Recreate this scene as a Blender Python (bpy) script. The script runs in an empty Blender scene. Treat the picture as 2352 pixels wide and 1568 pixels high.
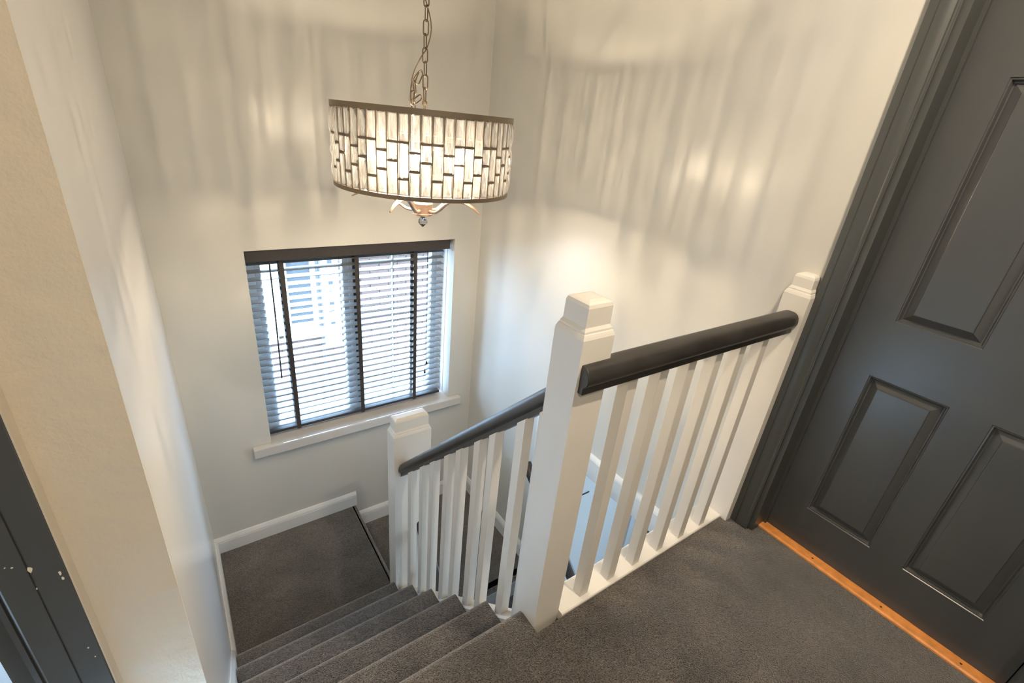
import bpy, bmesh, math, random
from mathutils import Vector, Matrix
random.seed(7)
S = bpy.context.scene
COL = S.collection
PI = math.pi

# ------------------------------------------------------------------ camera
cam_d = bpy.data.cameras.new('camera'); cam_d.sensor_width = 36.0; cam_d.lens = 16.677
cam_d.clip_start = 0.02
cam = bpy.data.objects.new('camera', cam_d); COL.objects.link(cam)
rt, up, bk = (0.8195, -0.5651, 0.0951), (0.1693, 0.3974, 0.9019), (-0.5475, -0.7230, 0.4214)
m = Matrix(((rt[0], up[0], bk[0], 0), (rt[1], up[1], bk[1], 0), (rt[2], up[2], bk[2], 1.4), (0, 0, 0, 1)))
cam.matrix_world = m
S.camera = cam

# ------------------------------------------------------------------ sky, lights, exposure
SKY = 32.0
W = bpy.data.worlds.new('sky'); S.world = W; W.use_nodes = True
wn = W.node_tree; bg = wn.nodes['Background']
bg.inputs['Color'].default_value = (0.47, 0.72, 1.0, 1); bg.inputs['Strength'].default_value = SKY

def area(name, loc, rot, sx, sy, power, col, shape='RECTANGLE', spread=PI):
    d = bpy.data.lights.new(name, 'AREA'); d.shape = shape; d.size = sx
    if shape in ('RECTANGLE', 'ELLIPSE'): d.size_y = sy
    d.energy = power; d.color = col; d.spread = spread
    o = bpy.data.objects.new(name, d); COL.objects.link(o); o.location = loc; o.rotation_euler = rot
    return o
def portal(name, loc, rot, sx, sy):
    o = area(name, loc, rot, sx, sy, 1, (1, 1, 1)); o.data.cycles.is_portal = True
    return o
WARM = (1.0, 0.83, 0.62)
COOL = (0.62, 0.82, 1.0)
area('landing_downlight_and_fill', (1.05, 0.05, 2.42), (0, 0, 0), 0.09, 0.09, 27, WARM, 'DISK')
area('landing_downlight_and_fill', (-0.25, -0.75, 2.42), (0, 0, 0), 0.09, 0.09, 18, WARM, 'DISK')  # second, unseen lamp added as general warm fill
# area lights standing in for daylight from unseen windows, lower hall and left room
area('hall_daylight_stand_in', (3.9, 0.3, -1.3), (0, PI/2, 0), 1.6, 1.6, 52, COOL)
area('bathroom_daylight_stand_in', (-1.2, 3.3, 1.3), (-PI/2, 0, 0), 1.0, 1.0, 40, COOL)
portal('window_daylight_portal', (0.9, 2.96, 0.05), (-PI/2, 0, 0), 1.26, 1.26)
S.view_settings.view_transform = 'Standard'
S.view_settings.look = 'None'
S.view_settings.gamma = 1.0
S.view_settings.use_curve_mapping = False
S.view_settings.exposure = 0.14
S.cycles.use_denoising = True
S.cycles.sample_clamp_indirect = 4.0
S.cycles.max_bounces = 8
S.cycles.diffuse_bounces = 4
S.cycles.transparent_max_bounces = 16
S.cycles.caustics_refractive = False
S.cycles.caustics_reflective = False

# ------------------------------------------------------------------ materials
def mat(name, col, rough=0.5, metal=0.0, spec=0.5, bump=None, var=None, sheen=0.0, coat=0.0, sheen_rough=0.4, sheen_tint=None):
    """bump: list of (scale, strength, distance, detail); var: (scale, amount, detail)"""
    M = bpy.data.materials.new(name); M.use_nodes = True
    n = M.node_tree.nodes; l = M.node_tree.links; p = n['Principled BSDF']
    p.inputs['Base Color'].default_value = (*col, 1); p.inputs['Roughness'].default_value = rough
    p.inputs['Metallic'].default_value = metal; p.inputs['Specular IOR Level'].default_value = spec
    p.inputs['Coat Weight'].default_value = coat
    if sheen:
        p.inputs['Sheen Weight'].default_value = sheen; p.inputs['Sheen Roughness'].default_value = sheen_rough
        if sheen_tint: p.inputs['Sheen Tint'].default_value = (*sheen_tint, 1)
    tc = n.new('ShaderNodeTexCoord')
    if var:
        vs = var if isinstance(var, list) else [var]
        prev = None
        for sc, amt, det in vs:
            t = n.new('ShaderNodeTexNoise'); t.inputs['Scale'].default_value = sc; t.inputs['Detail'].default_value = det
            l.new(tc.outputs['Object'], t.inputs['Vector'])
            mr = n.new('ShaderNodeMapRange'); mr.inputs['From Min'].default_value = 0.3; mr.inputs['From Max'].default_value = 0.7
            mr.inputs['To Min'].default_value = 1 - amt; mr.inputs['To Max'].default_value = 1 + amt
            l.new(t.outputs['Fac'], mr.inputs['Value'])
            mx = n.new('ShaderNodeVectorMath'); mx.operation = 'SCALE'
            if prev is None: mx.inputs[0].default_value = col
            else: l.new(prev, mx.inputs[0])
            l.new(mr.outputs['Result'], mx.inputs['Scale']); prev = mx.outputs[0]
        l.new(prev, p.inputs['Base Color'])
    if bump:
        prev = None
        for sc, st, dist, det in bump:
            t = n.new('ShaderNodeTexNoise'); t.inputs['Scale'].default_value = sc; t.inputs['Detail'].default_value = det
            l.new(tc.outputs['Object'], t.inputs['Vector'])
            b = n.new('ShaderNodeBump'); b.inputs['Strength'].default_value = st; b.inputs['Distance'].default_value = dist
            l.new(t.outputs['Fac'], b.inputs['Height'])
            if prev is not None: l.new(prev, b.inputs['Normal'])
            prev = b.outputs['Normal']
        l.new(prev, p.inputs['Normal'])
    return M

PAINT = mat('wall_paint', (0.64, 0.625, 0.58), 0.26, bump=[(220, 0.06, 0.002, 2)], var=(1.2, 0.015, 2))
SATIN = mat('satin_wall_paint', (0.80, 0.79, 0.765), 0.20, spec=0.7, bump=[(120, 0.04, 0.001, 2)], var=(1.2, 0.015, 2))
PLASTER = mat('plaster_paint', (0.62, 0.55, 0.44), 0.7, spec=0.2, bump=[(9, 0.5, 0.012, 3), (40, 0.5, 0.004, 4), (160, 0.2, 0.002, 2)], var=(3, 0.03, 3))
CEIL = mat('ceiling_paint', (0.82, 0.80, 0.76), 0.7)
WOODWHITE = mat('white_woodwork', (0.76, 0.73, 0.68), 0.30, bump=[(60, 0.10, 0.002, 3)], var=(8, 0.015, 2))
SKIRT = mat('skirting_gloss', (0.80, 0.80, 0.79), 0.28)
SILLW = mat('sill_gloss', (0.66, 0.63, 0.60), 0.03, spec=0.9, coat=0.8)
RAIL = mat('rail_black', (0.026, 0.023, 0.021), 0.36, bump=[(35, 0.12, 0.002, 3), (140, 0.08, 0.001, 2)], var=(14, 0.3, 4), spec=0.6)
DOORM = mat('door_grey', (0.066, 0.068, 0.068), 0.30, bump=[(420, 0.06, 0.001, 2)], var=(3, 0.05, 2))
FRAMEM = mat('frame_grey', (0.060, 0.064, 0.062), 0.36, bump=[(90, 0.06, 0.001, 3)])
OAK = mat('oak_strip', (0.75, 0.30, 0.08), 0.35, var=[(30, 0.15, 4)])
BLINDM = mat('blind_slat', (0.28, 0.275, 0.27), 0.20, metal=0.55, spec=0.8)
TAPE = mat('blind_tape', (0.040, 0.034, 0.032), 0.8, bump=[(600, 0.2, 0.001, 2)])
VAL = mat('blind_valance', (0.036, 0.030, 0.028), 0.55, var=(300, 0.3, 2))
UPVC = mat('upvc_white', (0.85, 0.86, 0.87), 0.25)
BRONZE = mat('shade_bronze', (0.20, 0.16, 0.115), 0.40, metal=0.8)
ROSE = mat('rose_gold', (0.36, 0.25, 0.19), 0.34, metal=0.6, var=(40, 0.1, 3))
CHAIN = mat('chain_brass', (0.15, 0.11, 0.072), 0.40, metal=0.85)
CABLE = mat('cable_brown', (0.12, 0.085, 0.055), 0.6)
BLACKP = mat('black_plastic', (0.02, 0.02, 0.022), 0.4)
BRICK = mat('house_brick', (0.055, 0.028, 0.020), 0.9, var=[(2.2, 0.25, 2), (40, 0.15, 3)], bump=[(60, 0.3, 0.005, 3)])
MORTAR = mat('mortar', (0.065, 0.055, 0.046), 0.95, bump=[(80, 0.3, 0.004, 2)])
TILE = mat('floor_tile', (0.45, 0.48, 0.52), 0.25, var=[(5, 0.12, 4)])
GROUT = mat('grout', (0.2, 0.21, 0.22), 0.8)
HALLW = mat('hall_white', (0.62, 0.63, 0.64), 0.4)
HALLB = mat('hall_blue', (0.07, 0.10, 0.14), 0.4)
PAVE = mat('paving', (0.42, 0.40, 0.38), 0.9, var=[(3, 0.15, 3)])
CHIP = mat('chipped_primer', (0.72, 0.66, 0.55), 0.6)
DARKG = mat('dark_glass', (0.03, 0.035, 0.04), 0.05)

def carpet_mat():
    M = mat('charcoal_carpet', (0.070, 0.061, 0.054), 0.95, spec=0.15, sheen=1.0, sheen_rough=0.3, sheen_tint=(0.95, 0.93, 0.90),
            bump=[(420, 0.9, 0.006, 2), (5, 0.25, 0.02, 2)], var=[(4.5, 0.42, 4), (55, 0.25, 3), (190, 0.9, 3)])
    return M
CARPET = carpet_mat()

def glass_mat(name, tint=(0.97, 0.98, 1.0), gloss=0.08):
    M = bpy.data.materials.new(name); M.use_nodes = True
    n = M.node_tree.nodes; l = M.node_tree.links; out = n['Material Output']; n.remove(n['Principled BSDF'])
    t = n.new('ShaderNodeBsdfTransparent'); t.inputs['Color'].default_value = (*tint, 1)
    g = n.new('ShaderNodeBsdfGlossy'); g.inputs['Roughness'].default_value = 0.02
    mx = n.new('ShaderNodeMixShader'); mx.inputs['Fac'].default_value = gloss
    l.new(t.outputs[0], mx.inputs[1]); l.new(g.outputs[0], mx.inputs[2]); l.new(mx.outputs[0], out.inputs['Surface'])
    return M
GLASS = glass_mat('window_glass')
def crystal_mat():
    M = bpy.data.materials.new('cut_crystal'); M.use_nodes = True
    n = M.node_tree.nodes; l = M.node_tree.links; out = n['Material Output']; n.remove(n['Principled BSDF'])
    tc = n.new('ShaderNodeTexCoord'); mp = n.new('ShaderNodeMapping'); mp.inputs['Scale'].default_value = (1, 1, 0.16)
    oi = n.new('ShaderNodeObjectInfo'); ad = n.new('ShaderNodeVectorMath'); ad.operation = 'ADD'
    l.new(tc.outputs['Object'], ad.inputs[0]); l.new(oi.outputs['Random'], ad.inputs[1])
    l.new(ad.outputs[0], mp.inputs['Vector'])
    vo = n.new('ShaderNodeTexVoronoi'); vo.inputs['Scale'].default_value = 210  # streak tint put in for the light patches real crystal refracts
    l.new(mp.outputs[0], vo.inputs['Vector'])
    sep = n.new('ShaderNodeSeparateColor'); l.new(vo.outputs['Color'], sep.inputs[0])
    rp = n.new('ShaderNodeMapRange'); rp.inputs['From Min'].default_value = 0.2; rp.inputs['From Max'].default_value = 0.8
    rp.inputs['To Min'].default_value = 0.66; rp.inputs['To Max'].default_value = 1.0
    l.new(sep.outputs[0], rp.inputs['Value'])
    # lighter and darker facets of refraction, put into the tint by normal direction
    sx = n.new('ShaderNodeSeparateXYZ'); l.new(tc.outputs['Normal'], sx.inputs[0])
    fz = n.new('ShaderNodeMapRange'); fz.inputs['From Min'].default_value = -0.08; fz.inputs['From Max'].default_value = 0.08
    fz.inputs['To Min'].default_value = 0.60; fz.inputs['To Max'].default_value = 1.1
    l.new(sx.outputs['Z'], fz.inputs['Value'])
    fy = n.new('ShaderNodeMapRange'); fy.inputs['From Min'].default_value = -0.3; fy.inputs['From Max'].default_value = 0.3
    fy.inputs['To Min'].default_value = 0.82; fy.inputs['To Max'].default_value = 1.0
    l.new(sx.outputs['Y'], fy.inputs['Value'])
    m1 = n.new('ShaderNodeMath'); m1.operation = 'MULTIPLY'; l.new(rp.outputs[0], m1.inputs[0]); l.new(fz.outputs[0], m1.inputs[1])
    m2 = n.new('ShaderNodeMath'); m2.operation = 'MULTIPLY'; l.new(m1.outputs[0], m2.inputs[0]); l.new(fy.outputs[0], m2.inputs[1])
    rp = n.new('ShaderNodeCombineColor')
    for q in range(3): l.new(m2.outputs[0], rp.inputs[q])
    t = n.new('ShaderNodeBsdfTransparent'); l.new(rp.outputs[0], t.inputs['Color'])
    rf = n.new('ShaderNodeBsdfRefraction'); rf.inputs['Roughness'].default_value = 0.05; rf.inputs['IOR'].default_value = 1.35
    rf.inputs['Color'].default_value = (1, 0.98, 0.95, 1)
    tl = n.new('ShaderNodeBsdfTranslucent'); m3 = n.new('ShaderNodeMath'); m3.operation = 'MULTIPLY'; l.new(fz.outputs[0], m3.inputs[0]); l.new(fy.outputs[0], m3.inputs[1])
    l.new(m3.outputs[0], tl.inputs['Color'])
    g = n.new('ShaderNodeBsdfGlossy'); g.inputs['Roughness'].default_value = 0.06
    a = n.new('ShaderNodeMixShader'); a.inputs['Fac'].default_value = 0.16
    l.new(t.outputs[0], a.inputs[1]); l.new(rf.outputs[0], a.inputs[2])
    b = n.new('ShaderNodeMixShader'); b.inputs['Fac'].default_value = 0.09
    l.new(a.outputs[0], b.inputs[1]); l.new(tl.outputs[0], b.inputs[2])
    fr = n.new('ShaderNodeFresnel'); fr.inputs['IOR'].default_value = 1.5
    c = n.new('ShaderNodeMixShader'); l.new(fr.outputs[0], c.inputs['Fac'])
    l.new(b.outputs[0], c.inputs[1]); l.new(g.outputs[0], c.inputs[2])
    l.new(c.outputs[0], out.inputs['Surface'])
    return M
CRYSTAL = crystal_mat()
FINIAL = mat('clear_glass', (1, 1, 1), 0.02)
FINIAL.node_tree.nodes['Principled BSDF'].inputs['Transmission Weight'].default_value = 1.0
def emit_mat(name, col, strength):
    M = bpy.data.materials.new(name); M.use_nodes = True
    p = M.node_tree.nodes['Principled BSDF']; p.inputs['Base Color'].default_value = (1, 1, 1, 1)
    p.inputs['Emission Color'].default_value = (*col, 1); p.inputs['Emission Strength'].default_value = strength
    return M
BULB = emit_mat('lit_filament', (1.0, 0.81, 0.57), 8600)
def bulbglass_mat():
    M = bpy.data.materials.new('bulb_glass'); M.use_nodes = True
    n = M.node_tree.nodes; l = M.node_tree.links; out = n['Material Output']; n.remove(n['Principled BSDF'])
    t = n.new('ShaderNodeBsdfTransparent'); tl = n.new('ShaderNodeBsdfTranslucent'); tl.inputs['Color'].default_value = (1, 0.97, 0.92, 1)
    mx = n.new('ShaderNodeMixShader'); mx.inputs['Fac'].default_value = 0.12
    l.new(t.outputs[0], mx.inputs[1]); l.new(tl.outputs[0], mx.inputs[2]); l.new(mx.outputs[0], out.inputs['Surface'])
    return M
BULBG = bulbglass_mat()

# ------------------------------------------------------------------ mesh helpers
class MB:
    def __init__(s): s.v = []; s.f = []
    def add(s, vs, fs):
        o = len(s.v); s.v += [tuple(v) for v in vs]; s.f += [tuple(i + o for i in f) for f in fs]; return s
    def box(s, x0, x1, y0, y1, z0, z1):
        vs = [(x, y, z) for z in (z0, z1) for y in (y0, y1) for x in (x0, x1)]
        return s.add(vs, [(0, 2, 3, 1), (4, 5, 7, 6), (0, 1, 5, 4), (2, 6, 7, 3), (0, 4, 6, 2), (1, 3, 7, 5)])
    def sweep(s, pts3, vec):
        n = len(pts3); V = Vector(vec)
        vs = [Vector(p) for p in pts3] + [Vector(p) + V for p in pts3]
        fs = [(i, (i + 1) % n, n + (i + 1) % n, n + i) for i in range(n)]
        fs += [tuple(range(n - 1, -1, -1)), tuple(range(n, 2 * n))]
        return s.add(vs, fs)
    def prism(s, prof, axis, a, b):
        if axis == 'x': return s.sweep([(a, u, v) for u, v in prof], (b - a, 0, 0))
        if axis == 'y': return s.sweep([(u, a, v) for u, v in prof], (0, b - a, 0))
        return s.sweep([(u, v, a) for u, v in prof], (0, 0, b - a))
    def stack(s, secs, caps=True):
        """secs: list of equal-length loops of points"""
        n = len(secs[0]); vs = [p for q in secs for p in q]; fs = []
        for k in range(len(secs) - 1):
            for i in range(n):
                j = (i + 1) % n
                fs.append((k * n + i, k * n + j, (k + 1) * n + j, (k + 1) * n + i))
        if caps:
            fs += [tuple(range(n - 1, -1, -1)), tuple(range((len(secs) - 1) * n, len(secs) * n))]
        return s.add(vs, fs)
    def lathe(s, prof, c=(0, 0, 0), n=20):
        secs = [[(c[0] + r * math.cos(2 * PI * i / n), c[1] + r * math.sin(2 * PI * i / n), c[2] + z) for i in range(n)] for r, z in prof]
        return s.stack(secs)
    def tube(s, path, r, n=8, closed=False, flat=1.0):
        P = [Vector(p) for p in path]; N = len(P); secs = []
        ref = Vector((0, 0, 1))
        for i in range(N):
            if closed: t = P[(i + 1) % N] - P[i - 1]
            else: t = P[min(i + 1, N - 1)] - P[max(i - 1, 0)]
            t.normalize()
            a = t.cross(ref)
            if a.length < 0.05: a = t.cross(Vector((1, 0, 0)))
            a.normalize(); b = a.cross(t); b.normalize()
            rr = r[i] if isinstance(r, (list, tuple)) else r
            secs.append([P[i] + a * (rr * math.cos(2 * PI * k / n)) + b * (rr * flat * math.sin(2 * PI * k / n)) for k in range(n)])
        if closed:
            o = len(s.v); n_ = n
            s.v += [tuple(p) for q in secs for p in q]
            for k in range(N):
                k2 = (k + 1) % N
                # pick the rotation offset that matches best
                best = min(range(n_), key=lambda d: (secs[k][0] - secs[k2][d]).length)
                for i in range(n_):
                    s.f.append((o + k * n_ + i, o + k * n_ + (i + 1) % n_, o + k2 * n_ + (i + 1 + best) % n_, o + k2 * n_ + (i + best) % n_))
            return s
        return s.stack(secs)
    def mesh(s, name, material, smooth=None):
        me = bpy.data.meshes.new(name)
        bm = bmesh.new()
        vs = [bm.verts.new(v) for v in s.v]
        for f in s.f:
            try: bm.faces.new([vs[i] for i in f])
            except ValueError: pass
        bmesh.ops.recalc_face_normals(bm, faces=bm.faces)
        bm.to_mesh(me); bm.free()
        if material: me.materials.append(material)
        if smooth:
            for p in me.polygons: p.use_smooth = True
            me.set_sharp_from_angle(angle=math.radians(smooth))
        return me
    def build(s, name, material, parent=None, smooth=None, bevel=None):
        o = bpy.data.objects.new(name, s.mesh(name, material, smooth)); COL.objects.link(o)
        if parent is not None: o.parent = parent
        if bevel:
            b = o.modifiers.new('bevel', 'BEVEL'); b.width = bevel; b.segments = 2; b.limit_method = 'ANGLE'; b.angle_limit = 0.6
        return o

def tag(o, label, cat, kind=None, group=None):
    o['label'] = label; o['category'] = cat
    if kind: o['kind'] = kind
    if group: o['group'] = group
    return o
def thing(name, label, cat, loc=(0, 0, 0), kind=None, group=None):
    o = bpy.data.objects.new(name, None); COL.objects.link(o); o.location = loc
    o.empty_display_size = 0.1
    return tag(o, label, cat, kind, group)
def inst(name, mesh, parent, loc=(0, 0, 0), rot=(0, 0, 0)):
    o = bpy.data.objects.new(name, mesh); COL.objects.link(o); o.parent = parent; o.location = loc; o.rotation_euler = rot
    return o
def rect(x0, x1, y0, y1, z): return [(x0, y0, z), (x1, y0, z), (x1, y1, z), (x0, y1, z)]

# ------------------------------------------------------------------ dimensions
XL, XR, YW = -0.115, 1.71, 2.736
R_, G_ = 0.215, 0.219
NOSE = [0.743] + [0.954 + 0.2192 * k for k in range(5)]     # nosing positions of the upper flight
ZH = -6 * R_                                               # half landing
Z2 = ZH - R_                                               # lower landing
ZG = -2.80                                                 # ground floor
ZC = 2.45                                                  # ceiling
XE = 0.777                                                 # edge of the half landing
WX0, WX1, WZ0, WZ1 = 0.283, 1.515, -0.572, 0.656           # window opening

# ------------------------------------------------------------------ structure
# floors
def nose_profile(yn, z, yback, zb, r=0.024, under=0.030):
    pts = [(yback, z)]
    for k in range(7):
        a = PI / 2 - k * (PI * 0.86) / 6
        pts.append((yn - r + r * math.cos(a), z - r + r * math.sin(a)))
    pts += [(yn - under, z - 0.062), (yn - under, zb), (yback, zb)]
    return pts
b = MB()
b.box(-1.7, 1.69, -1.7, 0.648, -0.05, 0)
b.box(1.69, 1.758, -0.235, 0.548, -0.05, 0)
b.prism(nose_profile(NOSE[0], 0, 0.648, -0.05 - R_ + 0.05, 0.024), 'x', XL + 0.002, 0.703)
tag(b.build('floor', CARPET, smooth=40), 'charcoal carpet of the upper landing in front of the grey door', 'floor', 'structure')
b = MB(); b.box(XL, XE - 0.02, NOSE[5] - 0.03, YW, ZH - 0.05, ZH)
pr = nose_profile(XE, ZH, XE - 0.03, Z2, 0.022)
b.prism(pr, 'y', 1.892, YW)
tag(b.build('floor_half_landing', CARPET, smooth=40), 'dark carpeted half landing below the window', 'floor', 'structure')
b = MB(); b.box(XE - 0.03, XR, 1.76, YW, Z2 - 0.05, Z2)
b.prism([(u, v) for u, v in [(1.80, Z2), (1.755, Z2), (1.740, Z2 - 0.006), (1.731, Z2 - 0.022), (1.737, Z2 - 0.04), (1.76, Z2 - 0.06), (1.76, Z2 - R_), (1.80, Z2 - R_)]], 'x', 0.80, XR)
tag(b.build('floor_lower_landing', CARPET, smooth=40), 'dark carpeted lower landing seen through the flight balusters', 'floor', 'structure')
b = MB(); b.box(0.6, 4.2, -1.7, 2.4, ZG - 0.05, ZG)
tag(b.build('floor_hall', HALLW), 'pale floor of the ground floor hall', 'floor', 'structure')
b = MB(); b.box(-2.2, -0.26, 0.90, 3.4, -0.06, -0.008)
fl = tag(b.build('floor_bathroom', GROUT), 'tiled floor of the room through the left doorway', 'floor', 'structure')
tm = MB().box(-0.148, 0.148, -0.298, 0.298, -0.008, 0.0).mesh('tile', TILE)
for i in range(5):
    for j in range(4):
        inst('tile', tm, fl, (-0.44 - 0.3 * i, 1.07 + 0.6 * j - (0.3 if i % 2 else 0), 0.0))

# walls
b = MB(); b.box(XL - 0.13, XL, 1.02, YW, ZG, ZC); b.box(XL - 0.02, XL, 0.904, 1.02, -0.05, ZC); b.box(XL - 0.13, XL, 0.90, 1.02, ZG, -0.05)
tag(b.build('wall_left', SATIN), 'greige stairwell wall left of the upper flight', 'wall', 'structure')
b = MB()
b.box(XL - 0.13, WX0, YW, YW + 0.28, ZG, ZC); b.box(WX1, XR + 0.14, YW, YW + 0.28, ZG, ZC)
b.box(WX0, WX1, YW, YW + 0.28, ZG, WZ0); b.box(WX0, WX1, YW, YW + 0.28, WZ1, ZC)
tag(b.build('wall_window', PAINT), 'greige stairwell wall holding the window', 'wall', 'structure')
# right wall: door opening on the landing, wide opening to the hall below
DY0, DY1, DZ = -0.235, 0.553, 2.02
OY1, OZ = 1.735, -0.385
b = MB(); T = 0.14
b.box(XR, XR + T, DY1, YW, -0.05, ZC); b.box(XR, XR + T, -1.7, DY0, -0.05, ZC); b.box(XR, XR + T, DY0, DY1, DZ, ZC)
b.box(XR, XR + T, -1.7, YW, OZ, -0.05); b.box(XR, XR + T, OY1, YW, ZG, OZ)
tag(b.build('wall_right', PAINT), 'pale wall right of the stairwell with the lamp shadows', 'wall', 'structure')
b = MB(); b.box(-0.347, XL - 0.02, 0.904, 1.02, -0.05, ZC); b.box(-0.347, XL, 0.90, 0.904, -0.05, ZC); b.box(-1.7, -0.345, 0.90, 1.02, 2.05, ZC); b.box(-1.7, -1.18, 0.90, 1.02, -0.05, 2.05)
tag(b.build('wall_doorway', PLASTER), 'lumpy cream plaster wall strip beside the left doorway', 'wall', 'structure')
b = MB(); b.box(-1.7, XR + T, -1.75, -1.7, -0.05, ZC); b.box(-1.75, -1.7, -1.75, 1.02, -0.05, ZC)
tag(b.build('wall_back', PAINT), 'painted landing walls behind the camera', 'wall', 'structure')
b = MB(); b.box(-1.75, XR + T, -1.75, YW + 0.28, ZC, ZC + 0.1)
tag(b.build('ceiling', CEIL), 'white ceiling over landing and stairwell', 'ceiling', 'structure')
b = MB(); b.box(-1.7, XR, -1.7, 0.70, -0.30, -0.052); b.box(XR + T, 4.2, -1.7, 2.4, -0.30, -0.05)
tag(b.build('ceiling_hall', CEIL), 'ceiling under the upper landing', 'ceiling', 'structure')
# spandrel wall under the upper flight
b = MB()
b.sweep([(0.735, 0.70, -0.30), (0.735, 1.80, -1.40), (0.735, 1.80, ZG), (0.735, -1.7, ZG), (0.735, -1.7, -0.30)], (0.05, 0, 0))
b.box(XL, 0.777 - 0.04, 1.83, 1.87, ZG, ZH - 0.05); b.box(0.70, 0.745, 1.87, YW, ZG, ZH - 0.05)
tag(b.build('wall_spandrel', PAINT), 'wall closing the space under the upper flight', 'wall', 'structure')
# hall beyond the opening
b = MB(); b.box(XR + T, 3.32, 2.10, 2.16, ZG, -0.3)
hw = tag(b.build('wall_hall', HALLW), 'pale blue lit hall wall glimpsed below the landing balusters', 'wall', 'structure')
MB().box(3.32, 3.40, 2.08, 2.16, ZG, -0.3).build('corner_post', HALLW, hw)
MB().box(XR + T, 2.60, 2.092, 2.10, -1.47, -1.462).build('panel_joint', DARKG, hw)
b = MB(); b.box(3.40, 4.2, 2.16, 2.2, ZG, -0.3)
tag(b.build('wall_hall_dark', HALLB), 'dark blue hall panel glimpsed between the landing balusters', 'wall', 'structure')
b = MB(); b.box(4.2, 4.25, -1.7, 2.2, ZG, -0.05)
b.box(0.6, 4.2, -1.75, -1.7, ZG, -0.05)
tag(b.build('wall_hall_end', HALLW), 'end wall of the ground floor hall', 'wall', 'structure')
# room on the left
b = MB(); b.box(-2.25, -2.2, 0.9, 3.45, -0.05, ZC); b.box(-2.2, XL - 0.13, 3.4, 3.45, -0.05, ZC); b.box(-2.2, -0.115, 0.9, 3.4, ZC, ZC + 0.05)
tag(b.build('wall_bathroom', HALLW), 'white walls of the room through the left doorway', 'wall', 'structure')

# skirting boards: profile in (thickness, height)
SK = [(0, 0), (0.018, 0), (0.018, 0.083), (0.0165, 0.085), (0.0165, 0.088), (0.018, 0.090), (0.0165, 0.100), (0.011, 0.107), (0.009, 0.113), (0.005, 0.118), (0, 0.118)]
b = MB(); b.prism([(YW - t, ZH + h) for t, h in SK], 'x', XL, XE + 0.005)
tag(b.build('baseboard_window', SKIRT, smooth=30), 'white skirting board along the half landing under the window', 'skirting board', 'structure')
SK2 = [(t, h * 1.1) for t, h in SK]
b = MB(); b.prism([(YW - t, Z2 + h) for t, h in SK2], 'x', XE + 0.006, XR)
tag(b.build('baseboard_window_lower', SKIRT, smooth=30), 'white skirting board of the lower landing behind the flight balusters', 'skirting board', 'structure')
b = MB(); b.prism([(XR - t, Z2 + h) for t, h in SK2], 'y', 1.88, YW - 0.02)
tag(b.build('baseboard_right', SKIRT, smooth=30), 'white skirting board on the right wall of the lower landing', 'skirting board', 'structure')
b = MB(); b.prism([(XL + t, ZH + h) for t, h in SK], 'y', 1.93, YW - 0.019)
b.sweep([(XL + t, 1.93, ZH + h) for t, h in SK], (0, -1.18, 1.18 * R_ / G_))
tag(b.build('baseboard_left', SKIRT, smooth=30), 'white skirting board raking up the left wall beside the steps', 'skirting board', 'structure')

# ------------------------------------------------------------------ stair flights
st = thing('stair_flight', 'charcoal carpeted upper stair flight down to the half landing', 'stairs', (0.3, 0.75, -R_))
o0 = Vector(st.location)
def flight_part(o): o.location = -o0; return o
for k in range(1, 6):
    z = -k * R_
    b = MB(); b.prism(nose_profile(NOSE[k], z, NOSE[k - 1] - 0.031, z - R_), 'x', XL + 0.02, 0.722 if k < 5 else 0.709)
    flight_part(b.build('carpeted_step', CARPET, st, smooth=40))
sl = thing('stair_flight', 'dark carpeted lower stair flight running down under the landing', 'stairs', (1.2, 1.7, Z2 - R_))
for k in range(1, 6):
    z = Z2 - k * R_; yn = 1.731 - 0.22 * k
    prf = [(2 * yn - u + 0.0, v) for u, v in nose_profile(yn, z, yn - 0.25, z - R_)]
    o = MB().prism(prf, 'x', 0.79, XR - 0.005).build('carpeted_step', CARPET, sl, smooth=40); o.location = -Vector(sl.location)

# ------------------------------------------------------------------ balustrades
def newel(name, parent, x0, x1, y0, y1, z0, zs, zt, wall=False):
    ins = [(z0, 0), (zs - 0.006, 0), (zs, 0.002), (zs + 0.006, 0.0045), (zs + 0.0065, 0.006), (zs + 0.012, 0.0065), (zs + 0.020, 0.011),
           (zt - 0.012, 0.0115), (zt - 0.004, 0.014), (zt, 0.020), (zt + 0.003, 0.030)]
    b = MB(); b.stack([rect(x0 + i, x1 - (0 if wall else i), y0 + i, y1 - i, z) for z, i in ins])
    return b.build(name, WOODWHITE, parent, bevel=0.0025)
def rail_profile(w, h):
    half = [(0.62, 0.0), (0.64, 0.06), (0.60, 0.20), (0.62, 0.27), (0.80, 0.33), (0.93, 0.40), (1.0, 0.50), (0.99, 0.62), (0.92, 0.76), (0.78, 0.88), (0.55, 0.955), (0.28, 0.99)]
    r = [(u * w / 2, v * h) for u, v in half]
    return r + [(-u, v) for u, v in reversed(r)]
def baluster(parent, cx, cy, zb, zt, s=0.0175, tilt=0.0):
    b = MB()
    d = tilt * s   # slope of top/bottom along y
    b.stack([[(cx - s, cy - s, zb + d), (cx + s, cy - s, zb + d), (cx + s, cy + s, zb - d), (cx - s, cy + s, zb - d)],
             [(cx - s, cy - s, zt + d), (cx + s, cy - s, zt + d), (cx + s, cy + s, zt - d), (cx - s, cy + s, zt - d)]])
    return b.build('baluster', WOODWHITE, parent, bevel=0.0015)

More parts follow.
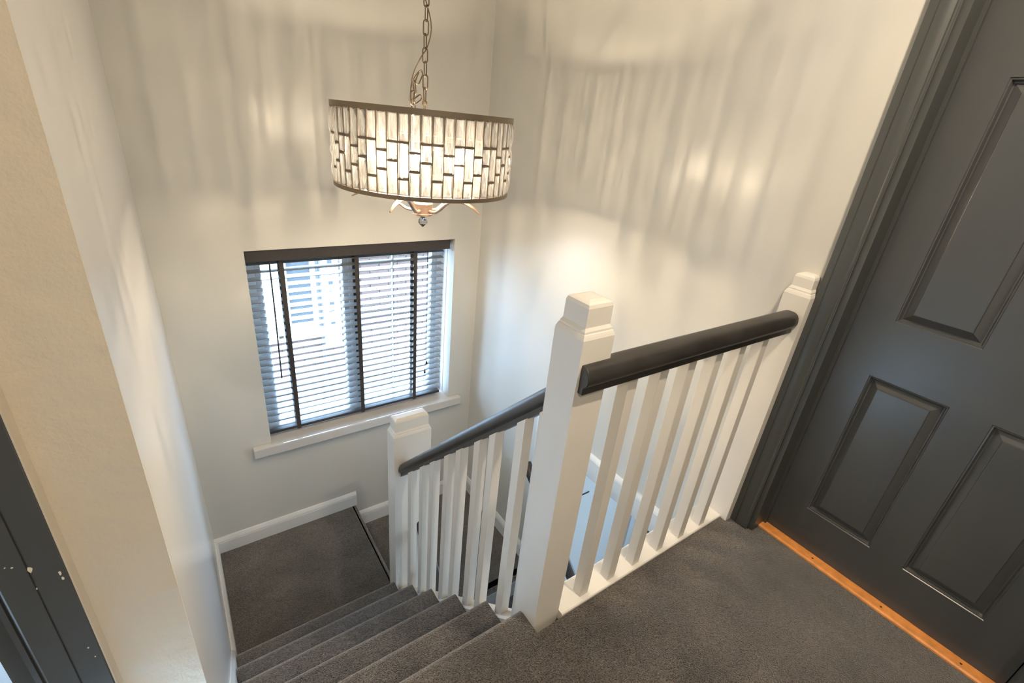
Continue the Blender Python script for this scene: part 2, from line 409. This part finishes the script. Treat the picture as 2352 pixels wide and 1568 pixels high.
lb = thing('landing_balustrade', 'white balustrade with black handrail along the edge of the upper landing', 'balustrade')
newel('newel_post', lb, 0.703, 0.803, 0.668, 0.768, -0.21, 0.978, 1.055)['label'] = 'chunky square cream newel post'
newel('half_newel_post', lb, 1.658, XR, 0.620, 0.707, -0.02, 0.972, 1.035, wall=True)
b = MB(); b.sweep([(0.803, 0.650, -0.03), (0.803, 0.650, 0.006), (0.803, 0.653, 0.009), (0.803, 0.735, 0.009), (0.803, 0.742, 0.003), (0.803, 0.742, -0.03), (0.803, 0.715, -0.03), (0.803, 0.715, -0.30), (0.803, 0.700, -0.30), (0.803, 0.700, -0.03)], (XR - 0.803, -0.006, 0))
b.build('landing_apron', WOODWHITE, lb)
P = rail_profile(0.066, 0.074)
b = MB(); b.sweep([(0.712, 0.673 + u, 0.838 + v) for u, v in P], (1.658 - 0.712, -0.012, 0))
hr = b.build('handrail', RAIL, lb, smooth=35, bevel=0.003); hr['label'] = 'black painted wooden handrail'
for x in (0.892, 1.016, 1.139, 1.268, 1.392, 1.522):
    baluster(lb, x + 0.0175, 0.6835 - 0.010 * (x - 0.9) / 0.6, 0.008, 0.842)

fb = thing('flight_balustrade', 'white balustrade with black raking handrail beside the upper flight', 'balustrade')
newel('lower_newel_post', fb, 0.711, 0.910, 1.800, 1.890, Z2, -0.048, 0.036)['label'] = 'wide double white newel post at the foot of the flight'
SLOPE = R_ / G_
b = MB(); P = rail_profile(0.066, 0.084)
y0 = 0.769
b.sweep([(0.765 + u, y0, 1.500 - y0 * 1.0 + v) for u, v in P], (0, 1.802 - y0, -(1.802 - y0) * 1.0))
b.build('handrail', RAIL, fb, smooth=35)['label'] = 'black painted raking handrail'
zc = lambda y: 0.640 - SLOPE * y
b = MB(); b.sweep([(0.724, 0.769, zc(0.769) - 0.30), (0.724, 0.769, zc(0.769) - 0.006), (0.730, 0.769, zc(0.769)), (0.784, 0.769, zc(0.769)), (0.790, 0.769, zc(0.769) - 0.006), (0.790, 0.769, zc(0.769) - 0.30)],
                   (0, 1.80 - 0.769, -(1.80 - 0.769) * SLOPE))
b.build('stair_string', WOODWHITE, fb)
for y in (0.796, 0.887, 1.023, 1.109, 1.230, 1.319, 1.444, 1.542, 1.672):
    baluster(fb, 0.752, y, zc(y) - 0.004, 1.503 - y, tilt=1.0)

# lower handrails
hl = thing('lower_handrail', 'black handrail on the right side of the lower flight', 'handrail', (1.64, 1.855, -0.66))
P = rail_profile(0.058, 0.080)
o = MB().sweep([(1.64 + u, 1.855, -0.668 + v) for u, v in P], (0, -0.95, -0.95 * 0.85)).build('rail', RAIL, hl, smooth=35); o.location = -Vector(hl.location)
for y in (1.80, 1.0):
    z = -0.65 - (1.855 - y) * 0.85
    o = MB().tube([(1.64, y, z), (1.64, y, z - 0.05), (1.665, y, z - 0.07), (1.69, y, z - 0.07)], 0.006, 8).build('bracket', BLACKP, hl, smooth=40); o.location = -Vector(hl.location)
o = MB().sweep([(0.862 + u, 1.80, -0.735 + v) for u, v in P], (0, -1.2, -1.2)).build('lower_handrail', RAIL, fb, smooth=35)
for y in (1.60, 0.9):
    z = -0.735 - (1.80 - y)
    o = MB().tube([(0.862, y, z + 0.01), (0.862, y, z - 0.05), (0.84, y, z - 0.07), (0.787, y, z - 0.07)], 0.006, 8).build('rail_bracket', BLACKP, fb, smooth=40)

# white lining around the hall opening
tr = thing('trim_1', 'white moulded surround of the hall opening below the landing', 'architrave', (XR, OY1, ZG), kind='structure')
ar = [(0, 0), (0.016, 0), (0.018, 0.004), (0.018, 0.115), (0.022, 0.120), (0.022, 0.130), (0.017, 0.140), (0.012, 0.146), (0, 0.148)]
o = MB().prism([(XR - t, OZ + h) for t, h in ar], 'y', -1.7, OY1 + 0.148).build('head', SKIRT, tr, smooth=30); o.location = -Vector(tr.location)
o = MB().prism([(XR - t, OY1 + h) for t, h in ar], 'z', Z2, OZ).build('leg', SKIRT, tr, smooth=30); o.location = -Vector(tr.location)

# ------------------------------------------------------------------ grey door on the landing
XD = 1.800
d1 = thing('door_1', 'dark grey six panel door on the right of the landing', 'door', (XD, 0.155, 0.012), kind='structure')
dl = Vector(d1.location)
Ys = [-0.212, -0.104, 0.108, 0.206, 0.420, 0.532]
Zs = [0.012, 0.176, 0.755, 0.945, 1.617, 1.71, 1.88, 2.0]
b = MB()
for (a, c) in ((0, 1), (2, 3), (4, 5)): b.box(XD, XD + 0.038, Ys[a], Ys[c], Zs[0], Zs[7])
for (a, c) in ((1, 2), (3, 4)):
    for (p, q) in ((0, 1), (2, 3), (4, 5), (6, 7)): b.box(XD, XD + 0.038, Ys[a], Ys[c], Zs[p], Zs[q])
o = b.build('door_leaf', DOORM, d1); o.location = -dl
def panel(ya, yb, za, zb):
    ring = [(0.0, 0.0005), (0.002, 0.003), (0.005, 0.0025), (0.009, 0.015), (0.012, 0.0155), (0.034, 0.004), (0.0355, 0.0005), (0.037, 0.0)]
    secs = [[(XD + d, ya + i, za + i), (XD + d, yb - i, za + i), (XD + d, yb - i, zb - i), (XD + d, ya + i, zb - i)] for i, d in ring]
    b = MB(); b.stack(secs, caps=False)
    n = len(secs) - 1; b.f.append(tuple(n * 4 + i for i in range(4)))
    o = b.build('door_panel', DOORM, d1); o.location = -dl
for (a, c) in ((1, 2), (3, 4)):
    for (p, q) in ((1, 2), (3, 4), (5, 6)): panel(Ys[a], Ys[c], Zs[p], Zs[q])
b = MB(); b.box(XR - 0.001, XD + 0.04, DY1 - 0.020, DY1, 0, DZ); b.box(XR - 0.001, XD + 0.04, DY0, DY0 + 0.020, 0, DZ); b.box(XR - 0.001, XD + 0.04, DY0, DY1, DZ - 0.02, DZ)
b.box(XD - 0.014, XD - 0.002, DY1 - 0.031, DY1 - 0.02, 0, DZ)
tj = thing('trim_2', 'dark grey moulded frame around the landing door', 'door frame', (XR, 0.58, 0), kind='structure')
o = b.build('jamb', FRAMEM, tj); o.location = -Vector(tj.location)
AP = [(0, 0.0), (0.020, 0.0), (0.020, 0.019), (0.0185, 0.020), (0.0185, 0.0212), (0.021, 0.023), (0.0205, 0.035), (0.018, 0.047), (0.0135, 0.0535), (0.0125, 0.056), (0.014, 0.060), (0.013, 0.064), (0.011, 0.0655), (0.0105, 0.068), (0, 0.068)]
o = MB().prism([(XR - t, 0.6195 - w) for t, w in AP], 'z', 0, 2.09).build('architrave', FRAMEM, tj, smooth=25); o.location = -Vector(tj.location)
o = MB().prism([(XR - t, -0.3015 + w) for t, w in AP], 'z', 0, 2.09).build('architrave', FRAMEM, tj, smooth=25); o.location = -Vector(tj.location)
o = MB().prism([(XR - t, 2.09 - w) for t, w in AP], 'y', -0.3015, 0.6195).build('architrave', FRAMEM, tj, smooth=25); o.location = -Vector(tj.location)
th = thing('threshold_strip', 'orange oak threshold strip under the grey door', 'threshold', (1.78, 0.155, 0))
o = MB().prism([(1.757, 0.0), (1.757, 0.006), (1.762, 0.011), (1.85, 0.011), (1.85, 0.0)], 'y', DY0 + 0.02, DY1 - 0.02).build('strip', OAK, th); o.location = -Vector(th.location)
for y in (0.33, 0.10, -0.12):
    o = MB().lathe([(0.0035, 0.0), (0.0035, 0.0006), (0.001, 0.0008)], (1.778, y, 0.011), 10).build('screw', BLACKP, th); o.location = -Vector(th.location)
# unseen backing panel, added so that no light leaks past the door
b = MB(); b.box(XR + T + 0.02, XR + T + 0.05, -0.6, 0.9, -0.05, 2.2)
tag(b.build('wall_leak_backing', CEIL), 'unseen backing panel added behind the grey door against light leaks', 'wall', 'structure')

# ------------------------------------------------------------------ left doorway frame
t3 = thing('trim_3', 'chipped dark grey door frame at the left edge', 'door frame', (-0.30, 0.88, 0), kind='structure')
tl = Vector(t3.location)
yf = 0.866
prof = [(-0.2475, 0.90), (-0.2475, yf + 0.002), (-0.2495, yf), (-0.288, yf), (-0.2885, yf + 0.003), (-0.2905, yf + 0.003), (-0.291, yf), (-0.328, yf), (-0.331, yf + 0.002), (-0.3325, yf + 0.008), (-0.335, yf + 0.008), (-0.3365, yf + 0.004), (-0.345, yf + 0.006), (-0.347, yf + 0.012), (-0.347, 0.90)]
o = MB().prism(prof, 'z', 0, 2.12).build('architrave', DOORM, t3); o.location = -tl
o = MB().box(-0.2475, -0.2450, yf + 0.002, 0.90, 0, 2.12).build('edge_strip', PLASTER, t3); o.location = -tl
o = MB().box(-0.375, -0.347, 0.885, 1.02, 0, 2.05).build('jamb', DOORM, t3); o.location = -tl
o = MB().box(-1.25, -0.2475, yf, 0.90, 2.05, 2.12).build('head', DOORM, t3); o.location = -tl
for (cx, cz, sx, sz) in ((-0.2875, 0.655, 0.0045, 0.007), (-0.2565, 0.628, 0.002, 0.006), (-0.2555, 0.615, 0.002, 0.004), (-0.305, 0.670, 0.0018, 0.0016), (-0.312, 0.674, 0.0012, 0.0012), (-0.2895, 0.610, 0.0012, 0.0016), (-0.262, 0.43, 0.0016, 0.0022), (-0.258, 0.40, 0.0014, 0.002)):
    pts = [(cx + sx * (0.6 + 0.6 * random.random()) * math.cos(a), cz + sz * (0.6 + 0.6 * random.random()) * math.sin(a)) for a in [k * PI / 4 for k in range(8)]]
    o = MB().prism(pts, 'y', yf - 0.0004, yf + 0.002).build('paint_chip', CHIP, t3); o.location = -tl

# ------------------------------------------------------------------ window
w1 = thing('window_1', 'white framed stairwell window behind the dark blind', 'window', (0.9, YW + 0.15, WZ0), kind='structure')
wl = Vector(w1.location)
FY0, FY1 = YW + 0.150, YW + 0.215
b = MB()
b.box(WX0, WX0 + 0.055, FY0, FY1, WZ0, WZ1); b.box(WX1 - 0.055, WX1, FY0, FY1, WZ0, WZ1)
b.box(WX0 + 0.055, WX1 - 0.055, FY0, FY1, WZ0, WZ0 + 0.055); b.box(WX0 + 0.055, WX1 - 0.055, FY0, FY1, WZ1 - 0.055, WZ1)
o = b.build('window_frame', UPVC, w1, bevel=0.004); o.location = -wl
o = MB().box(0.853, 0.897, FY0 - 0.004, FY1, WZ0 + 0.055, WZ1 - 0.055).build('mullion', UPVC, w1, bevel=0.004); o.location = -wl
for (xa, xb) in ((WX0 + 0.055, 0.853), (0.897, WX1 - 0.055)):
    b = MB(); za, zb = WZ0 + 0.055, WZ1 - 0.055; s = 0.032
    b.box(xa, xa + s, FY0 + 0.006, FY1 - 0.01, za, zb); b.box(xb - s, xb, FY0 + 0.006, FY1 - 0.01, za, zb)
    b.box(xa + s, xb - s, FY0 + 0.006, FY1 - 0.01, za, za + s); b.box(xa + s, xb - s, FY0 + 0.006, FY1 - 0.01, zb - s, zb)
    o = b.build('casement', UPVC, w1, bevel=0.003); o.location = -wl
    o = MB().box(xa + s, xb - s, FY0 + 0.025, FY0 + 0.031, za + s, zb - s).build('pane', GLASS, w1); o.location = -wl
o = MB().box(1.150, 1.160, FY0 + 0.018, FY0 + 0.040, WZ0 + 0.08, WZ1 - 0.08).build('glazing_bar', UPVC, w1); o.location = -wl
sp = [(0.178, YW), (0.178, YW - 0.045), (1.604, YW - 0.045), (1.604, YW), (WX1, YW), (WX1, FY0), (WX0, FY0), (WX0, YW)]
b = MB(); b.sweep([(x, y, -0.622) for x, y in sp], (0, 0, 0.066))
o = b.build('window_sill', SILLW, w1, bevel=0.006); o.location = -wl
# white plastic liner on the reveal sides
o = MB().box(WX1 - 0.006, WX1, YW + 0.095, FY0, -0.556, WZ1).build('reveal_liner', UPVC, w1); o.location = -wl

# ------------------------------------------------------------------ venetian blind
bl = thing('venetian_blind', 'dark grey wooden venetian blind hanging in the window recess', 'blind', (0.88, YW + 0.08, -0.53))
bo = Vector(bl.location)
BX0, BX1, BY = 0.290, 1.468, YW + 0.080
def bpart(mb, name, m_, **k):
    o = mb.build(name, m_, bl, **k); o.location = -bo; return o
bpart(MB().box(0.285, 1.492, YW + 0.018, YW + 0.028, 0.588, 0.654), 'valance', VAL, bevel=0.003)
bpart(MB().box(0.292, 1.486, YW + 0.055, YW + 0.105, 0.600, 0.650), 'headrail', VAL)
NS = 25; sp_ = (0.565 + 0.488) / (NS - 1)
th_ = math.radians(5.5); hw_ = 0.025
sm = MB()
prf = []
for k in range(5):
    u = -hw_ + 2 * hw_ * k / 4; c = 0.0012 * (1 - (u / hw_) ** 2)
    prf.append((u, u * math.tan(th_) + c + 0.0012))
for k in range(4, -1, -1):
    u = -hw_ + 2 * hw_ * k / 4; c = 0.0012 * (1 - (u / hw_) ** 2)
    prf.append((u, u * math.tan(th_) + c - 0.0012))
sm.prism(prf, 'x', BX0 - 0.88, BX1 - 0.88)
smesh = sm.mesh('slat', BLINDM, 40)
for i in range(NS):
    inst('slat', smesh, bl, (0, BY - bo.y, 0.565 - sp_ * i - bo.z), (0, random.uniform(-0.002, 0.002), 0))
bpart(MB().box(BX0, BX1, BY - 0.024, BY + 0.024, -0.536, -0.518), 'bottom_rail', VAL, bevel=0.003)
for x in (0.462, 0.880, 1.262):
    b = MB(); b.box(x - 0.0125, x + 0.0125, BY - 0.0275, BY - 0.0265, -0.534, 0.60); b.box(x - 0.0125, x + 0.0125, BY + 0.0265, BY + 0.0275, -0.534, 0.60)
    b.box(x - 0.0125, x + 0.0125, BY - 0.027, BY + 0.027, -0.5385, -0.5365)
    bpart(b, 'ladder_tape', TAPE)
    bpart(MB().lathe([(0.009, 0), (0.009, 0.004), (0.005, 0.005)], (x, BY - 0.015, -0.5425), 12), 'tape_button', VAL)
bpart(MB().tube([(0.403, BY - 0.033, 0.59), (0.401, BY - 0.034, 0.3), (0.394, BY - 0.034, -0.145)], 0.0042, 8), 'tilt_wand', TAPE, smooth=40)
bpart(MB().tube([(1.345, BY - 0.032, 0.60), (1.349, BY - 0.032, 0.1), (1.352, BY - 0.032, -0.235)], 0.0012, 6), 'pull_cord', TAPE)
bpart(MB().tube([(1.341, BY - 0.034, 0.60), (1.343, BY - 0.034, 0.1), (1.339, BY - 0.034, -0.305)], 0.0012, 6), 'pull_cord', TAPE)
for (x, z) in ((1.352, -0.262), (1.339, -0.332)):
    bpart(MB().lathe([(0.0015, 0.03), (0.005, 0.018), (0.0085, 0.006), (0.006, -0.002), (0.001, -0.004)], (x, BY - 0.033, z), 12), 'cord_tassel', BLACKP, smooth=50)

# ------------------------------------------------------------------ chandelier
CX, CY, CT, CB, CR = 0.775, 1.652, 1.404, 1.146, 0.302
ch = thing('chandelier', 'crystal drum chandelier on a brass chain over the stairs', 'chandelier', (CX, CY, CB))
def cp(mb, name, m_, parent=ch, **k): return mb.build(name, m_, parent, **k)
HT = CT - CB
NC = 57
def ring(z0, z1, r0, r1, n=96):
    secs = [[(r * math.cos(2 * PI * i / n), r * math.sin(2 * PI * i / n), z) for i in range(n)] for r, z in ((r0, z0), (r1, z0), (r1, z1), (r0, z1), (r0, z0))]
    return MB().stack(secs, caps=False)
cp(ring(HT - 0.016, HT, CR - 0.006, CR + 0.004), 'top_band', BRONZE, smooth=40)
cp(ring(0, 0.013, CR - 0.006, CR + 0.004), 'bottom_band', BRONZE, smooth=40)
Z0, Z1 = 0.013, HT - 0.016; LZ = Z1 - Z0; bar = 0.0055
pat = [((1.0, 0.66), (0.66, 0.43), (0.43, 0.0)), ((1.0, 0.66), (0.66, 0.21), (0.21, 0.0)), ((1.0, 0.545), (0.545, 0.31), (0.31, 0.0))]
step = 2 * PI / NC; cw = CR * step
fr = MB()
def xf(mb, fn): mb.v = [fn(v) for v in mb.v]; return mb
for c in range(NC):
    a = c * step
    def rot(v, a=a): return (v[0] * math.cos(a) - v[1] * math.sin(a), v[0] * math.sin(a) + v[1] * math.cos(a), v[2])
    t = MB().box(CR - 0.003, CR + 0.003, cw / 2 - 0.0014, cw / 2 + 0.0014, Z0, Z1)
    for (u, d) in pat[c % 3][:2]:
        zz = Z0 + d * LZ; t.box(CR - 0.003, CR + 0.003, -cw / 2, cw / 2, zz - bar / 2, zz + bar / 2)
    xf(t, rot); fr.add(t.v, t.f)
fo = cp(fr, 'shade_frame', BRONZE)
def crystal_mesh(w, h):
    b = MB()
    def lvl(ins, x): return [(x, -w / 2 + ins, -h / 2 + ins), (x, w / 2 - ins, -h / 2 + ins), (x, w / 2 - ins, h / 2 - ins), (x, -w / 2 + ins, h / 2 - ins)]
    v = lvl(0.0018, CR - 0.003) + lvl(0, CR) + lvl(0.0035, CR + 0.0045) + [(CR + 0.0095, 0, -h * 0.10), (CR + 0.0095, 0, h * 0.10)]
    f = []
    for q in (0, 4):
        for i in range(4): f.append((q + i, q + (i + 1) % 4, q + 4 + (i + 1) % 4, q + 4 + i))
    f += [(8, 9, 12), (9, 10, 13, 12), (10, 11, 13), (11, 8, 12, 13)]
    f += [(3, 2, 1, 0)]
    b.add(v, f)
    return b.mesh('crystal', CRYSTAL)
cms = {}
for c in range(NC):
    for (u, d) in pat[c % 3]:
        key = (c % 3, u)
        h = (u - d) * LZ - bar * (1.0 if d > 0 and u < 1 else 0.6)
        if key not in cms: cms[key] = crystal_mesh(cw - 0.0042, h)
        inst('crystal', cms[key], ch, (0, 0, Z0 + (u + d) / 2 * LZ), (0, 0, c * step))
# centre stem, hub and finial
cp(MB().lathe([(0.004, -0.05), (0.004, HT + 0.012), (0.009, HT + 0.014), (0.009, HT + 0.024), (0.003, HT + 0.026)], n=12), 'stem', BRONZE, smooth=40)
for k in range(3):
    a = k * 2 * PI / 3 + 0.5
    cp(MB().tube([(0, 0, HT - 0.010), ((CR - 0.004) * math.cos(a), (CR - 0.004) * math.sin(a), HT - 0.010)], 0.0035, 6), 'top_spoke', BRONZE)
cp(MB().lathe([(0.012, -0.050), (0.034, -0.051), (0.036, -0.055), (0.034, -0.060), (0.034, -0.088), (0.037, -0.090), (0.037, -0.096), (0.012, -0.099)], n=28), 'hub', ROSE, smooth=40)
cp(MB().lathe([(0.006, -0.099), (0.009, -0.101), (0.009, -0.106), (0.006, -0.108)], n=14), 'finial_collar', BRONZE, smooth=40)
fin = cp(MB().lathe([(0.004, -0.106), (0.012, -0.109), (0.0175, -0.117), (0.0175, -0.125), (0.011, -0.133), (0.004, -0.136)], n=10), 'glass_finial', FINIAL)
cp(MB().lathe([(0.007, -0.1355), (0.005, -0.139), (0.001, -0.141)], n=12), 'finial_tip', BRONZE, fin, smooth=40)
# arms with cups and bulbs
for k in range(5):
    a = math.radians(-67 + 72 * k)
    ca, sa = math.cos(a), math.sin(a)
    pth = [(0.030, -0.078), (0.045, -0.080), (0.062, -0.077), (0.082, -0.064), (0.102, -0.046), (0.122, -0.031), (0.142, -0.023), (0.165, -0.021), (0.198, -0.024), (0.228, -0.034), (0.256, -0.050)]
    arm = cp(MB().tube([(r * ca, r * sa, z) for r, z in pth], [0.008, 0.008, 0.0078, 0.0075, 0.0075, 0.0075, 0.0075, 0.0078, 0.0078, 0.007, 0.003], 8, flat=0.75), 'arm', ROSE, smooth=40)
    c = (0.150 * ca, 0.150 * sa, 0)
    cp(MB().lathe([(0.006, -0.022), (0.010, -0.016), (0.024, -0.013), (0.025, -0.010), (0.012, -0.008)], c, 16), 'drip_cup', ROSE, arm, smooth=40)
    cp(MB().lathe([(0.011, -0.010), (0.011, 0.050), (0.007, 0.051)], c, 14), 'candle_sleeve', BRONZE, arm, smooth=40)
    cp(MB().lathe([(0.007, 0.050), (0.014, 0.066), (0.018, 0.084), (0.016, 0.102), (0.009, 0.118), (0.002, 0.130)], c, 14), 'bulb', BULBG, arm, smooth=60)
    cp(MB().lathe([(0.0008, 0.070), (0.002, 0.073), (0.002, 0.104), (0.0008, 0.107)], c, 8), 'filament', BULB, arm, smooth=60)
# chain
def link_mesh(L=0.044, Wd=0.017, r=0.0021):
    pts = []; rr = Wd / 2
    for k in range(7): a = PI * k / 6; pts.append((rr * math.cos(a), 0, L / 2 - rr + rr * math.sin(a)))
    for k in range(7): a = PI + PI * k / 6; pts.append((rr * math.cos(a), 0, -L / 2 + rr + rr * math.sin(a)))
    return MB().tube(pts, r, 6, closed=True).mesh('chain_link', CHAIN, 60)
lm = link_mesh()
zb = HT + 0.024
pitch = 0.0385
nlink = int((ZC - CB - zb) / pitch)
for i in range(nlink):
    inst('chain_link', lm, ch, (0.0015 * math.sin(i * 1.3), 0, zb + 0.019 + pitch * i), (0, random.uniform(-0.04, 0.04), math.radians(8 + (90 if i % 2 else 0)) + 0.55))
for (dx, dy, dz, ry, rz) in ((-0.016, 0.012, 0.092, 0.5, 0.3), (-0.028, 0.02, 0.062, 0.35, 1.5), (-0.034, 0.024, 0.030, 0.1, 0.5), (-0.020, 0.013, 0.028, 1.1, 0.5), (-0.032, 0.020, 0.006, 0.2, 1.9)):
    inst('chain_link', lm, ch, (dx, dy, HT + dz), (0, ry, rz))
cab = [(0, 0, HT + 0.02), (-0.004, 0.0, HT + 0.05), (-0.006, 0, HT + 0.09), (-0.012, 0.006, HT + 0.115), (-0.030, 0.018, HT + 0.09), (-0.040, 0.026, HT + 0.045), (-0.041, 0.026, HT + 0.02), (-0.040, 0.026, HT + 0.05), (-0.034, 0.020, HT + 0.10), (-0.014, 0.006, HT + 0.15), (0.004, 0, HT + 0.178), (0.013, -0.008, HT + 0.215), (0.014, -0.008, HT + 0.25), (0.006, 0, HT + 0.29), (-0.007, 0.004, HT + 0.33), (-0.005, 0, HT + 0.38), (0.006, 0, HT + 0.44), (0, 0, HT + 0.55), (-0.005, 0, HT + 0.7), (0.003, 0, ZC - CB)]
def smooth_path(P, n=5):
    out = []
    for i in range(len(P) - 1):
        p0, p1, p2, p3 = (Vector(P[max(i - 1, 0)]), Vector(P[i]), Vector(P[i + 1]), Vector(P[min(i + 2, len(P) - 1)]))
        for k in range(n):
            t = k / n
            out.append(0.5 * ((2 * p1) + (p2 - p0) * t + (2 * p0 - 5 * p1 + 4 * p2 - p3) * t * t + (3 * p1 - p0 - 3 * p2 + p3) * t ** 3))
    out.append(Vector(P[-1])); return out
cp(MB().tube(smooth_path(cab), 0.0019, 6), 'lamp_cable', CABLE, smooth=60)
cp(MB().lathe([(0.002, ZC - CB - 0.03), (0.055, ZC - CB - 0.024), (0.06, ZC - CB - 0.012), (0.06, ZC - CB)], n=28), 'ceiling_rose', BRONZE, smooth=40)

# ------------------------------------------------------------------ outside the window
YN = 5.30
nh = thing('neighbour_house', 'red brick neighbouring house with white windows seen through the blind', 'house', (1.4, YN, ZG))
no = Vector(nh.location)
def np_(mb, name, m_, parent=nh, **k):
    o = mb.build(name, m_, parent, **k)
    if parent is nh: o.location = -no
    return o
np_(MB().box(-1.5, 4.2, YN, YN + 0.25, ZG, 0.30), 'brick_wall', MORTAR)
bmesh_ = MB().box(-0.1045, 0.1045, -0.012, 0.02, -0.031, 0.031).mesh('brick', BRICK)
half = MB().box(-0.0495, 0.0495, -0.012, 0.02, -0.031, 0.031).mesh('brick', BRICK)
cnt = 0
for row in range(29):
    z = -2.26 + 0.075 * row
    off = 0.1125 if row % 2 else 0.0
    for k in range(6):
        inst('brick', bmesh_, nh, (1.59 + 0.225 * k + off - no.x, random.uniform(-0.002, 0.002), z - no.z)); cnt += 1
    if z < -1.05:
        for k in range(5):
            inst('brick', bmesh_, nh, (0.45 + 0.225 * k + off * 0.98 - no.x, random.uniform(-0.002, 0.002), z - no.z)); cnt += 1
# bay window, post and downpipe
def nwin(x0, x1, z0, z1):
    f = MB(); s = 0.05
    f.box(x0, x0 + s, YN - 0.05, YN, z0, z1); f.box(x1 - s, x1, YN - 0.05, YN, z0, z1); f.box(x0 + s, x1 - s, YN - 0.05, YN, z0, z0 + s); f.box(x0 + s, x1 - s, YN - 0.05, YN, z1 - s, z1)
    wf = np_(f, 'window_frame', UPVC)
    o = MB().box(x0 + s, x1 - s, YN - 0.02, YN - 0.012, z0 + s, z1 - s).build('window_pane', DARKG, wf)
    o = MB().box(x0 - 0.04, x1 + 0.04, YN - 0.09, YN, z0 - 0.05, z0).build('window_sill', UPVC, wf)
nwin(0.30, 0.72, -0.98, 0.12); nwin(0.86, 1.20, -0.98, 0.12)
np_(MB().box(-0.2, 0.30, YN - 0.03, YN, -0.98, 0.12), 'white_cladding', UPVC)
np_(MB().box(0.72, 0.86, YN - 0.03, YN, -0.98, 0.12), 'white_cladding', UPVC)
np_(MB().box(1.26, 1.45, YN - 0.03, YN, -1.2, 0.12), 'white_cladding', UPVC)
for k in range(9):
    np_(MB().box(1.335, 1.385, YN - 0.034, YN - 0.028, -0.95 + 0.12 * k, -0.90 + 0.12 * k), 'vent_slot', DARKG)
np_(MB().tube([(1.225, YN - 0.06, ZG), (1.225, YN - 0.06, 0.25)], 0.024, 10), 'downpipe', BLACKP, smooth=40)
np_(MB().box(-1.5, 4.2, YN - 0.10, YN + 0.3, 0.26, 0.36), 'gutter_board', UPVC)  # unseen eaves kept low so the blind slats mirror open sky
b = MB(); b.box(-6, 9, YW + 0.30, 14, ZG - 0.1, ZG)
tag(b.build('ground', PAVE), 'grey paving between the house and its neighbour', 'paving', 'structure')
